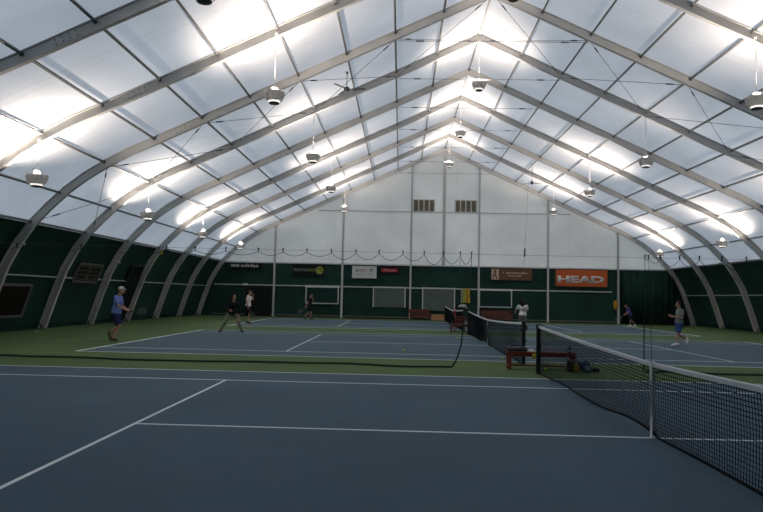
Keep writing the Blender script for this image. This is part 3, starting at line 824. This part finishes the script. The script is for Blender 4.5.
# bags on the floor
e = empty('sports_bag', (.93, 6.95, 0), 'dark maroon sports bag standing by the right end of the red bench', 'bag', 'bags at the bench end')
e.scale = (.85, .85, .9)
blob_obj('bag_body', [((0, 0, .15), (.34, .24, .29), .05), ((0, 0, .27), (.22, .18, .08), .04)], 'bagdark', e)
blob_obj('pocket', [((.05, -.13, .11), (.13, .06, .18), .02)], 'amber', e, .01, 2)
tubes_obj('handle', [[(-.09, 0, .29), (-.07, 0, .38), (.07, 0, .38), (.09, 0, .29)]], .013, 'black', e)
bm = BM(); bx(bm, .0, .07, -.135, -.12, .235, .26); new_obj('patch', bm, 'white', e)
e = empty('backpack', (1.215, 7.0, 0), 'blue backpack leaning against the maroon bag on the floor', 'bag', 'bags at the bench end')
e.scale = (.9, .9, .9)
blob_obj('bag_body', [((0, 0, .14), (.24, .24, .27), .06), ((.06, -.02, .08), (.2, .24, .15), .05)], 'bagblue', e)
blob_obj('front_pocket', [((.02, -.14, .10), (.15, .06, .14), .02)], 'grey', e, .01, 2)
tubes_obj('strap', [[(-.06, -.1, .26), (0, -.13, .31), (.06, -.08, .27)]], .014, 'black', e)
e = empty('shoulder_pouch', (1.47, 7.06, 0), 'flat black pouch on the floor right of the blue backpack', 'bag', 'bags at the bench end')
e.scale = (.8, .9, .9)
blob_obj('bag_body', [((0, 0, .045), (.22, .18, .08), .03)], 'black', e); tubes_obj('strap', [[(-.08, 0, .07), (0, -.04, .12), (.09, 0, .06)]], .01, 'black', e)
e = empty('water_bottle', (.93, 7.27, .42), 'dark bottle with a pale band standing on the right end of the bench', 'bottle')
bm = BM(); lathe(bm, [(0, 0), (.055, 0), (.06, .02), (.06, .13), (.04, .165), (.022, .175), (.022, .2), (0, .2)], 18); new_obj('bottle_body', bm, 'darkgrey', e, True)
bm = BM(); lathe(bm, [(.061, .05), (.063, .055), (.063, .085), (.061, .09)], 18); new_obj('band', bm, 'white', e)
bm = BM(); lathe(bm, [(0, .2), (.026, .2), (.026, .225), (0, .23)], 14); new_obj('lid', bm, 'black', e); e.scale = (1, 1, .62)

# red ball hopper behind the third net's near post
e = empty('ball_hopper', (-.22, 22.75, 0), 'red wire ball hopper on legs by the farthest net post', 'ball hopper')
bm = BM()
for k in range(9):
    u = -.2 + .4 * k / 8
    for s in (-1, 1):
        tube(bm, [(u, s * .15, .28), (u * 1.15, s * .18, .76)], .006, 5); 
for k in range(7):
    u = -.15 + .3 * k / 6
    for s in (-1, 1): tube(bm, [(s * .2, u, .28), (s * .23, u * 1.2, .76)], .006, 5); 
for z, a, b in ((.28, .2, .15), (.44, .21, .16), (.6, .22, .17), (.76, .23, .18)): tube(bm, [(-a, -b, z), (a, -b, z), (a, b, z), (-a, b, z), (-a, -b, z)], .009, 5)
for k in range(9): tube(bm, [(-.2 + .05 * k, -.15, .28), (-.2 + .05 * k, .15, .28)], .005, 4)
new_obj('basket', bm, 'darkred', e)
for s in (-1, 1):
    tubes_obj('handle', [[(s * .235, -.1, .74), (s * .235, -.09, 1.08), (s * .235, .09, 1.08), (s * .235, .1, .74)] if s < 0 else [(.235, -.1, .74), (.38, -.1, .55), (.38, .1, .55), (.235, .1, .74)]], .028 if s < 0 else .015, 'redplastic' if s < 0 else 'darkred', e, 8)
    for t in (-1, 1): tubes_obj('leg', [[(s * .2, t * .15, .3), (s * .25, t * .18, 0)]], .011, 'darkred', e)

# tennis balls
bmb = BM(); bmesh.ops.create_icosphere(bmb, subdivisions=3, radius=.034); bsrc = None
for (x, y, z, lab) in ((-2.99, 11.31, .037, 'yellow tennis ball near the sideline of the middle court'), (-.77, 17.9, .037, 'yellow tennis ball left of the middle net'),
                  (-.12, 22.3, .037, 'yellow tennis ball by the legs of the farther dark red bench'), (-.29, 9.54, .037, 'yellow tennis ball behind the left end of the red bench'),
                  (.30, 7.02, .037, 'yellow tennis ball beside the nearest far net post'), (.62, 21.7, .037, 'yellow tennis ball right of the farther dark red bench')):
    if bsrc is None: o = new_obj('tennis_ball', bmb, 'ball', None, True); bsrc = o
    else: o = bsrc.copy(); COL.objects.link(o)
    o.location = (x, y, z); tag(o, lab, 'ball', 'tennis balls on the court')
o = bsrc.copy(); o.data = bsrc.data.copy(); o.data.materials.clear(); o.data.materials.append(M['white']); COL.objects.link(o); o.location = (-16.8, 15.5, .034)
tag(o, 'white ball on the green floor by the left wall', 'ball')

# ------------------------------------------------------------------ people
def loft(bm, secs, n=14):
    """secs: list of (centre, a_vec, b_vec): elliptical rings; rounded by small end caps"""
    rings = []
    for c, a, b in secs: rings.append([bm.verts.new(c + a * math.cos(2 * PI * k / n) + b * math.sin(2 * PI * k / n)) for k in range(n)])
    for A, B in zip(rings, rings[1:]):
        for k in range(n): bm.faces.new((A[k], A[(k + 1) % n], B[(k + 1) % n], B[k]))
    bm.faces.new(rings[0]); bm.faces.new(rings[-1])
def limb(bm, pts, rad, n=12, dome=True):
    pts = [V(p) for p in pts]; secs = []
    for i, p in enumerate(pts):
        t = (pts[min(i + 1, len(pts) - 1)] - pts[max(i - 1, 0)]).normalized(); a, b = frame_of(t)
        secs.append((p, a * rad[i], b * rad[i]))
    if dome:
        t0 = (pts[0] - pts[1]).normalized(); t1 = (pts[-1] - pts[-2]).normalized()
        c, a, b = secs[0]; secs.insert(0, (c + t0 * rad[0] * .7, a * .6, b * .6))
        c, a, b = secs[-1]; secs.append((c + t1 * rad[-1] * .7, a * .6, b * .6))
    loft(bm, secs, n)
def ell(bm, c, r, rot=None, sub=3):
    M4 = Matrix.Translation(c) @ (rot.to_4x4() if rot else Matrix.Identity(4)) @ Matrix.Diagonal((r[0], r[1], r[2], 1))
    bmesh.ops.create_icosphere(bm, subdivisions=sub, radius=1.0, matrix=M4)

def limb_pts(a, k, b, f1=.5):
    return [a, a.lerp(k, .5), k, k.lerp(b, .35), b]
class P: pass
def person(loc, heading, J, label, spec):
    """J in (forward, left, up) metres; heading = angle of 'forward' from +X"""
    Rz = Matrix.Rotation(heading, 3, 'Z')
    g = {k: Rz @ V(v) for k, v in J.items()}
    fw = Rz @ V((1, 0, 0)); lf = Rz @ V((0, 1, 0)); upv = V((0, 0, 1))
    sc = spec.get('s', 1.0)
    hd = Matrix.Rotation(heading + spec.get('head_yaw', 0), 3, 'Z') @ Matrix.Rotation(spec.get('head_pitch', 0), 3, 'Y')
    # body
    bm = BM()
    sh = (g['shL'] + g['shR']) / 2; hp = (g['hipL'] + g['hipR']) / 2
    sl = (g['shL'] - g['shR']).normalized(); hl = (g['hipL'] - g['hipR']).normalized()
    ax = (sh - hp).normalized(); sf = sl.cross(ax).normalized(); hf = hl.cross(ax).normalized()
    def torso(bm, extra, lo=-.06, hi=1.0, neck=True, flare=0):
        secs = []
        for f, wa, db in ((lo, .150, .105), (.08, .165, .118), (.25, .155, .112), (.45, .140, .102), (.65, .160, .115), (.82, .178, .118), (.94, .165, .095), (1.03, .115, .070), (1.08, .065, .055)):
            if f < lo or f > hi + .09: continue
            u = max(0, min(1, f)); lat = hl.lerp(sl, u); fr = hf.lerp(sf, u)
            k = flare * max(0, .3 - f)
            secs.append((hp.lerp(sh, f) + fr * .01, lat * (wa * sc + extra + k), fr * (db * sc + extra + k)))
        loft(bm, secs, 18)
    torso(bm, 0)
    limb(bm, [sh - ax * .03, (sh + g['head']) / 2 + fw * -.005, g['head'] - hd @ V((.01, 0, .04))], [.060 * sc, .055 * sc, .055 * sc])
    hs = spec.get('hs', 1.0) * sc
    ell(bm, g['head'] + hd @ V((-.012, 0, .02)), (.095 * hs, .076 * hs, .115 * hs), hd)
    ell(bm, g['head'] + hd @ V((.030, 0, -.055)) * hs, (.062 * hs, .055 * hs, .062 * hs), hd)   # jaw
    limb(bm, [g['head'] + hd @ V((.082, 0, .022)) * hs, g['head'] + hd @ V((.108, 0, -.022)) * hs], [.012 * hs, .018 * hs], 8)   # nose
    ell(bm, g['head'] + hd @ V((.082, 0, -.058)) * hs, (.016, .024, .012), hd, 2)
    for s in (-1, 1): ell(bm, g['head'] + hd @ V((-.012, s * .078, -.008)) * hs, (.020, .012, .032), hd, 2)
    hands = {}
    for S in 'LR':
        s = 1 if S == 'L' else -1
        a, k, b = g['sh' + S], g['el' + S], g['wr' + S]
        limb(bm, limb_pts(a, k, b), [.056 * sc, .047 * sc, .040 * sc, .041 * sc, .029 * sc])
        d = (b - k).normalized(); side = (lf if abs(d.dot(lf)) < .8 else fw); n1 = (side - d * side.dot(d)).normalized(); n2 = d.cross(n1)
        # palm + five fingers, lightly curled
        limb(bm, [b - d * .01, b + d * .045, b + d * .085], [.026, .032, .028], 10)
        grip = spec.get('grip', {}).get(S, .35)
        for i, (oy, ln) in enumerate(((-.029, .070), (-.010, .080), (.010, .074), (.029, .058))):
            r0 = b + d * .08 + n2 * oy; cu = n1 * (-s)
            p1 = r0 + d * ln * .45 + cu * ln * .15 * grip; p2 = p1 + (d * (1 - grip) + cu * grip).normalized() * ln * .35; p3 = p2 + (d * (1 - 1.5 * grip) + cu * 1.5 * grip).normalized() * ln * .25
            limb(bm, [r0 - d * .02, r0, p1, p2, p3], [.0115, .0115, .011, .0105, .0095], 8)
        r0 = b + d * .025 + n2 * -.028; limb(bm, [r0, r0 + (d * .6 - n2 * .8) * .035, r0 + (d * .9 - n2 * .55) * .065 - n1 * s * .01], [.014, .0125, .011], 8)
        hands[S] = b + d * .085
        a, k, b = g['hip' + S], g['kn' + S], g['an' + S]
        limb(bm, [a, a.lerp(k, .45), k, k.lerp(b, .3), k.lerp(b, .75), b], [.085 * sc, .074 * sc, .053 * sc, .056 * sc, .040 * sc, .036 * sc])
        toe = g['to' + S]; hl_ = b + (b - toe) * .35; hl_.z = b.z - .03 + (b.z - toe.z) * .2
        limb(bm, [b, b.lerp(toe, .5) - upv * .01, toe], [.036, .034, .026], 10)
    body = new_obj('person', bm, 'skin')
    fuse(body, .011, 2)
    body.location = loc; tag(body, label, 'person', 'tennis players')
    # eyes and mouth
    for s in (-1, 1):
        b2 = BM(); ell(b2, g['head'] + hd @ V((.077, s * .033, .018)) * hs, (.010, .014, .009), hd, 2); new_obj('eye', b2, 'eye', body, True)
    b2 = BM(); ell(b2, g['head'] + hd @ V((.088, 0, -.058)) * hs, (.011, .024, .008), hd, 2); new_obj('mouth', b2, 'lip', body, True)
    # clothes
    b2 = BM(); torso(b2, .020, -.04 if not spec.get('long') else -.10, 1.0, flare=.08)
    for S in 'LR':
        a, k, b = g['sh' + S], g['el' + S], g['wr' + S]
        if spec.get('sleeve', 'short') == 'short': limb(b2, [a - (k - a) * .1, a.lerp(k, .4), a.lerp(k, .72)], [.072 * sc, .068 * sc, .066 * sc], 12, False)
        elif spec['sleeve'] == 'long': limb(b2, [a - (k - a) * .1, a.lerp(k, .5), k, k.lerp(b, .5), k.lerp(b, .96)], [.074 * sc, .064 * sc, .056 * sc, .052 * sc, .044 * sc], 12, False)
        ell(b2, a, (.075 * sc,) * 3, None, 2)
    o = new_obj('shirt', b2, spec['shirt'], body); fuse(o, .012, 3); global SHIRT; SHIRT = o
    b2 = BM()
    secs = []
    for f, wa, db in ((-.24, .135, .10), (-.12, .165, .12), (.0, .172, .128), (.10, .168, .122), (.2, .16, .115)):
        secs.append((hp.lerp(sh, f), hl * (wa * sc + .016), hf * (db * sc + .016)))
    loft(b2, secs, 18)
    for S in 'LR':
        a, k, b = g['hip' + S], g['kn' + S], g['an' + S]
        if spec['legs'] == 'shorts': limb(b2, [a + (a - k) * .05, a.lerp(k, .5), a.lerp(k, .88)], [.104 * sc, .102 * sc, .104 * sc], 14, False)
        else: limb(b2, [a + (a - k) * .05, a.lerp(k, .5), k, k.lerp(b, .4), k.lerp(b, .97)], [.105 * sc, .094 * sc, .076 * sc, .070 * sc, .060 * sc], 14, False)
    o = new_obj('shorts' if spec['legs'] == 'shorts' else 'trousers', b2, spec['leg_mat'], body); fuse(o, .012, 3)
    for S in 'LR':
        b, toe = g['an' + S], g['to' + S]; d = (toe - b); d = V((d.x, d.y, d.z))
        dn = d.normalized(); a_, b_ = frame_of(dn)
        b2 = BM(); heel = b - dn * .05 - upv * .035
        limb(b2, [heel, b + dn * .03 - upv * .03, b.lerp(toe, .6) - upv * .012, toe + dn * .035 - upv * .002], [.044, .050, .047, .036], 12)
        limb(b2, [b + upv * .035, b - upv * .03], [.045, .048], 12)
        for v in b2.verts:
            lo = min(b.z, toe.z) - .085
            if v.co.z < lo: v.co.z = lo
        o = new_obj('shoe', b2, spec['shoe'], body); fuse(o, .010, 2)
    # hair or cap
    b2 = BM(); H = g['head']
    if spec['hair'] == 'cap':
        ell(b2, H + hd @ V((-.014, 0, .055)) * hs, (.106 * hs, .090 * hs, .092 * hs), hd)
        for v in list(b2.verts):
            q = hd.inverted() @ (v.co - H)
            if q.z < .035: v.co = H + hd @ V((q.x, q.y, .035 - .15 * (0.035 - q.z) * (1 if q.x < 0 else 0)))
        limb(b2, [H + hd @ V((.06, 0, .048)) * hs, H + hd @ V((.165, 0, .036)) * hs], [.02, .012], 8)
        o = new_obj('cap', b2, spec['hair_mat'], body, True); fuse(o, .009, 1)
    else:
        ell(b2, H + hd @ V((-.030, 0, .040)) * hs, (.098 * hs, .090 * hs, .106 * hs), hd)
        if spec['hair'] == 'long':
            limb(b2, [H + hd @ V((-.07, 0, .0)), H + hd @ V((-.10, 0, -.12)), H + hd @ V((-.09, 0, -.24))], [.085, .088, .06], 12)
            for s in (-1, 1): limb(b2, [H + hd @ V((-.03, s * .07, .02)), H + hd @ V((-.02, s * .085, -.10)), H + hd @ V((-.02, s * .085, -.2))], [.04, .04, .028], 10)
        if spec['hair'] == 'tail': limb(b2, [H + hd @ V((-.10, 0, .05)), H + hd @ V((-.17, 0, .0)), H + hd @ V((-.17, 0, -.14))], [.03, .036, .018], 10)
        o = new_obj('hair', b2, spec['hair_mat'], body, True)
        fuse(o, .010, 2)
    return body, {k: V(loc) + v for k, v in hands.items()}

def racket(hand, direction, face, label, m='darkgrey'):
    """hand = grip point; direction = from grip to head; face = string plane normal"""
    d = V(direction).normalized(); f = V(face); f = (f - d * f.dot(d)).normalized(); s = d.cross(f)
    e = empty('tennis_racket', V(hand) - d * .06, label, 'racket', 'tennis rackets in players hands')
    Q = lambda u, v: d * u + s * v
    tubes_obj('grip', [[Q(-.03, 0), Q(.17, 0)]], .016, 'black', e, 8)
    tubes_obj('throat', [[Q(.16, 0), Q(.22, 0), Q(.34, .08)], [Q(.22, 0), Q(.34, -.08)]], .010, m, e, 6)
    tubes_obj('hoop', [[Q(.50 + .175 * math.cos(t), .125 * math.sin(t)) for t in [2 * PI * k / 28 for k in range(29)]]], .011, m, e, 6)
    bm = BM()
    for k in range(-7, 8):
        v = k * .016; u = .175 * math.sqrt(max(0, 1 - (v / .125) ** 2)); tube(bm, [Q(.50 - u, v), Q(.50 + u, v)], .0012, 4, False)
    for k in range(-9, 10):
        u = k * .018; v = .125 * math.sqrt(max(0, 1 - (u / .175) ** 2)); tube(bm, [Q(.50 + u, -v), Q(.50 + u, v)], .0012, 4, False)
    new_obj('strings', bm, 'grey', e)
    return e

# 1 man in blue, left, walking right with racket forward
J = dict(head=(.29, 0, 1.66), shL=(.19, .18, 1.44), shR=(.19, -.18, 1.44), hipL=(.13, .09, .93), hipR=(.13, -.09, .93),
         elL=(.25, .24, 1.15), wrL=(.46, .16, 1.02), elR=(.30, -.25, 1.15), wrR=(.55, -.15, 1.02),
         knL=(.24, .09, .50), anL=(-.09, .09, .25), toL=(-.03, .09, .07), knR=(.30, -.09, .50), anR=(.06, -.09, .105), toR=(.22, -.09, .05))
b, h = person((-12.62, 12.65, 0), .05, J, 'man in blue t-shirt, navy shorts and pale cap at left, holding a racket forward',
              dict(shirt='tee_blue', legs='shorts', leg_mat='navy', shoe='shoe_brown', hair='cap', hair_mat='cap_grey', grip={'R': .6}))
racket(h['R'], (.95, -.1, .05), (0.1, -1, .35), 'grey racket held forward by the man in blue')
# 2 khaki trousers, black jacket, wide ready stance
J = dict(head=(.12, .06, 1.47), shL=(.08, .22, 1.24), shR=(.08, -.14, 1.27), hipL=(-.06, .11, .80), hipR=(-.06, -.09, .80),
         elL=(.14, .34, .98), wrL=(.22, .30, .76), elR=(.14, -.28, 1.0), wrR=(.34, -.10, .95),
         knL=(.12, .27, .44), anL=(.0, .42, .10), toL=(.16, .47, .05), knR=(.1, -.27, .44), anR=(-.04, -.44, .10), toR=(.12, -.49, .05))
person((-10.22, 18.6, 0), -PI / 2 + .25, J, 'player with long dark hair, black jacket and khaki trousers in a wide crouching stance',
       dict(shirt='jacket_black', sleeve='long', legs='long', leg_mat='khaki', shoe='shoe_dark', hair='long', hair_mat='hair_dark', head_yaw=.55, long=True))
# 3 man in white, walking right, hand at his face
J = dict(head=(.08, 0, 1.70), shL=(.02, .19, 1.49), shR=(.02, -.19, 1.49), hipL=(0, .09, .97), hipR=(0, -.09, .97),
         elL=(.24, .20, 1.30), wrL=(.24, .06, 1.53), elR=(-.02, -.26, 1.19), wrR=(.06, -.26, .92),
         knL=(.08, .09, .52), anL=(.02, .09, .10), toL=(.18, .09, .05), knR=(.12, -.09, .54), anR=(.0, -.09, .12), toR=(.17, -.10, .05))
b, h = person((-11.45, 26.4, 0), 0.05, J, 'man in white t-shirt and black shorts walking with a hand raised to his face',
              dict(shirt='tee_white', legs='shorts', leg_mat='shorts_black', shoe='shoe_dark', hair='short', hair_mat='hair_brown', s=1.04, grip={'R': .7}))
racket(h['R'], (.55, -.1, -.75), (0, -1, .1), 'racket hanging from the hand of the man in white')
# 4 player in black by the end wall
J = dict(head=(.08, 0, 1.62), shL=(.03, .18, 1.41), shR=(.03, -.18, 1.41), hipL=(-.02, .09, .92), hipR=(-.02, -.09, .92),
         elL=(.2, .22, 1.2), wrL=(.2, .05, 1.38), elR=(-.08, -.25, 1.13), wrR=(-.18, -.25, .88),
         knL=(.08, .09, .5), anL=(.04, .10, .10), toL=(.2, .1, .05), knR=(-.04, -.09, .5), anR=(-.32, -.10, .14), toR=(-.2, -.12, .05))
b, h = person((-9.14, 33.9, 0), -.1, J, 'player in black shirt and shorts walking beside the dark window',
              dict(shirt='jacket_black', legs='shorts', leg_mat='shorts_black', shoe='shoe_brown', hair='short', hair_mat='hair_dark', grip={'R': .7}, s=1.02))
racket(h['R'], (-.75, 0, -.5), (0, -1, .2), 'racket trailing behind the player in black')
# 5 white shirt seen from behind near the middle net
J = dict(head=(.03, .02, 1.52), shL=(0, .19, 1.30), shR=(0, -.19, 1.30), hipL=(-.03, .09, .84), hipR=(-.03, -.09, .84),
         elL=(.05, .34, 1.10), wrL=(.22, .36, .98), elR=(.1, -.25, 1.06), wrR=(.3, -.2, 1.0),
         knL=(.12, .09, .45), anL=(0, .10, .10), toL=(.17, .1, .05), knR=(.06, -.10, .46), anR=(-.25, -.16, .28), toR=(-.22, -.18, .13))
b, h = person((3.20, 24.8, 0), PI / 2 - .1, J, 'player seen from behind in white shirt and grey trousers, beyond the middle net post',
              dict(shirt='tee_white', legs='long', leg_mat='trouser_grey', shoe='shoe_dark', hair='long', hair_mat='hair_dark'))
# dark emblem printed on the back
bm = BM()
for k in range(14):
    t0, t1 = 2 * PI * k / 16, 2 * PI * (k + 1) / 16
    for r0, r1 in ((.04, .075),):
        vs = [bm.verts.new((.04 + r * math.cos(t), -.175 - .004, 1.13 + r * math.sin(t))) for r, t in ((r0, t0), (r1, t0), (r1, t1), (r0, t1))]
        bm.faces.new(vs)
o = new_obj('shirt_print', bm, 'darkgrey', SHIRT)
# 6 girl in purple bending left
J = dict(head=(.24, 0, 1.36), shL=(.12, .15, 1.20), shR=(.12, -.15, 1.20), hipL=(-.03, .08, .80), hipR=(-.03, -.08, .80),
         elL=(.16, .2, .95), wrL=(.32, .1, .80), elR=(.14, -.19, .95), wrR=(.30, -.06, .80),
         knL=(.0, .08, .44), anL=(-.0, .09, .09), toL=(.15, .09, .05), knR=(-.14, -.08, .46), anR=(-.40, -.10, .12), toR=(-.28, -.10, .05))
b, h = person((11.78, 33.5, 0), PI, J, 'girl in purple top and dark shorts leaning left at the right end of the hall',
              dict(shirt='top_purple', legs='shorts', leg_mat='shorts_black', shoe='shoe_white', hair='tail', hair_mat='hair_brown', s=.86, grip={'L': .7, 'R': .7}))
racket(h['L'], (-.85, 0, -.5), (.2, -1, .3), 'racket held low in front of the girl in purple', 'grey')
# 7 man in grey running left
J = dict(head=(-.09, 0, 1.57), shL=(-.16, .18, 1.35), shR=(-.16, -.18, 1.35), hipL=(-.12, .09, .87), hipR=(-.12, -.09, .87),
         elL=(-.14, .26, 1.08), wrL=(.14, .18, 1.12), elR=(-.12, -.24, 1.09), wrR=(.14, -.12, 1.15),
         knL=(-.02, .09, .47), anL=(.0, .09, .105), toL=(.16, .09, .05), knR=(-.12, -.09, .44), anR=(-.46, -.10, .28), toR=(-.44, -.10, .12))
person((7.40, 16.5, 0), PI, J, 'man in grey t-shirt and blue shorts at right, running left with a foot kicked back',
       dict(shirt='tee_grey', legs='shorts', leg_mat='shorts_blue', shoe='shoe_white', hair='short', hair_mat='hair_brown', s=.98))

# ------------------------------------------------------------------ sky
w = bpy.data.worlds.new('overcast_sky'); SC.world = w; w.use_nodes = True
nt = w.node_tree; bg = nt.nodes['Background']
tc = nt.nodes.new('ShaderNodeTexCoord'); sx = nt.nodes.new('ShaderNodeSeparateXYZ'); rp = nt.nodes.new('ShaderNodeValToRGB')
nt.links.new(tc.outputs['Generated'], sx.inputs[0]); nt.links.new(sx.outputs['Z'], rp.inputs['Fac']); nt.links.new(rp.outputs['Color'], bg.inputs['Color'])
el = rp.color_ramp.elements
el[0].position = 0.0; el[0].color = (.26, .34, .40, 1)
el[1].position = 1.0; el[1].color = (.93, 1.0, 1.09, 1)
q = el.new(0.02); q.color = (.40, .48, .57, 1)
bg.inputs['Strength'].default_value = 0.95

# ------------------------------------------------------------------ camera
yaw, pitch, roll, fpx = 0.0314857, 0.063809, 0.0210836, 628.04
cyw, syw, cp, sp, cr, sr = math.cos(yaw), math.sin(yaw), math.cos(pitch), math.sin(pitch), math.cos(roll), math.sin(roll)
f = V((-syw * cp, cyw * cp, sp)); r0 = V((cyw, syw, 0)); u0 = r0.cross(f)
r = r0 * cr + u0 * sr; u = u0 * cr - r0 * sr
cd = bpy.data.cameras.new('camera'); cam = bpy.data.objects.new('camera', cd); COL.objects.link(cam)
mw = Matrix((r, u, -f)).transposed().to_4x4(); mw.translation = V((-3.109, -7.877, 1.659)); cam.matrix_world = mw
cd.sensor_fit = 'HORIZONTAL'; cd.sensor_width = 36; cd.lens = fpx / 763 * 36; cd.clip_end = 300; cd.clip_start = .05
SC.camera = cam
vs = SC.view_settings
vs.view_transform = 'Standard'; vs.look = 'None'; vs.gamma = 1; vs.use_curve_mapping = False; vs.exposure = 0.0
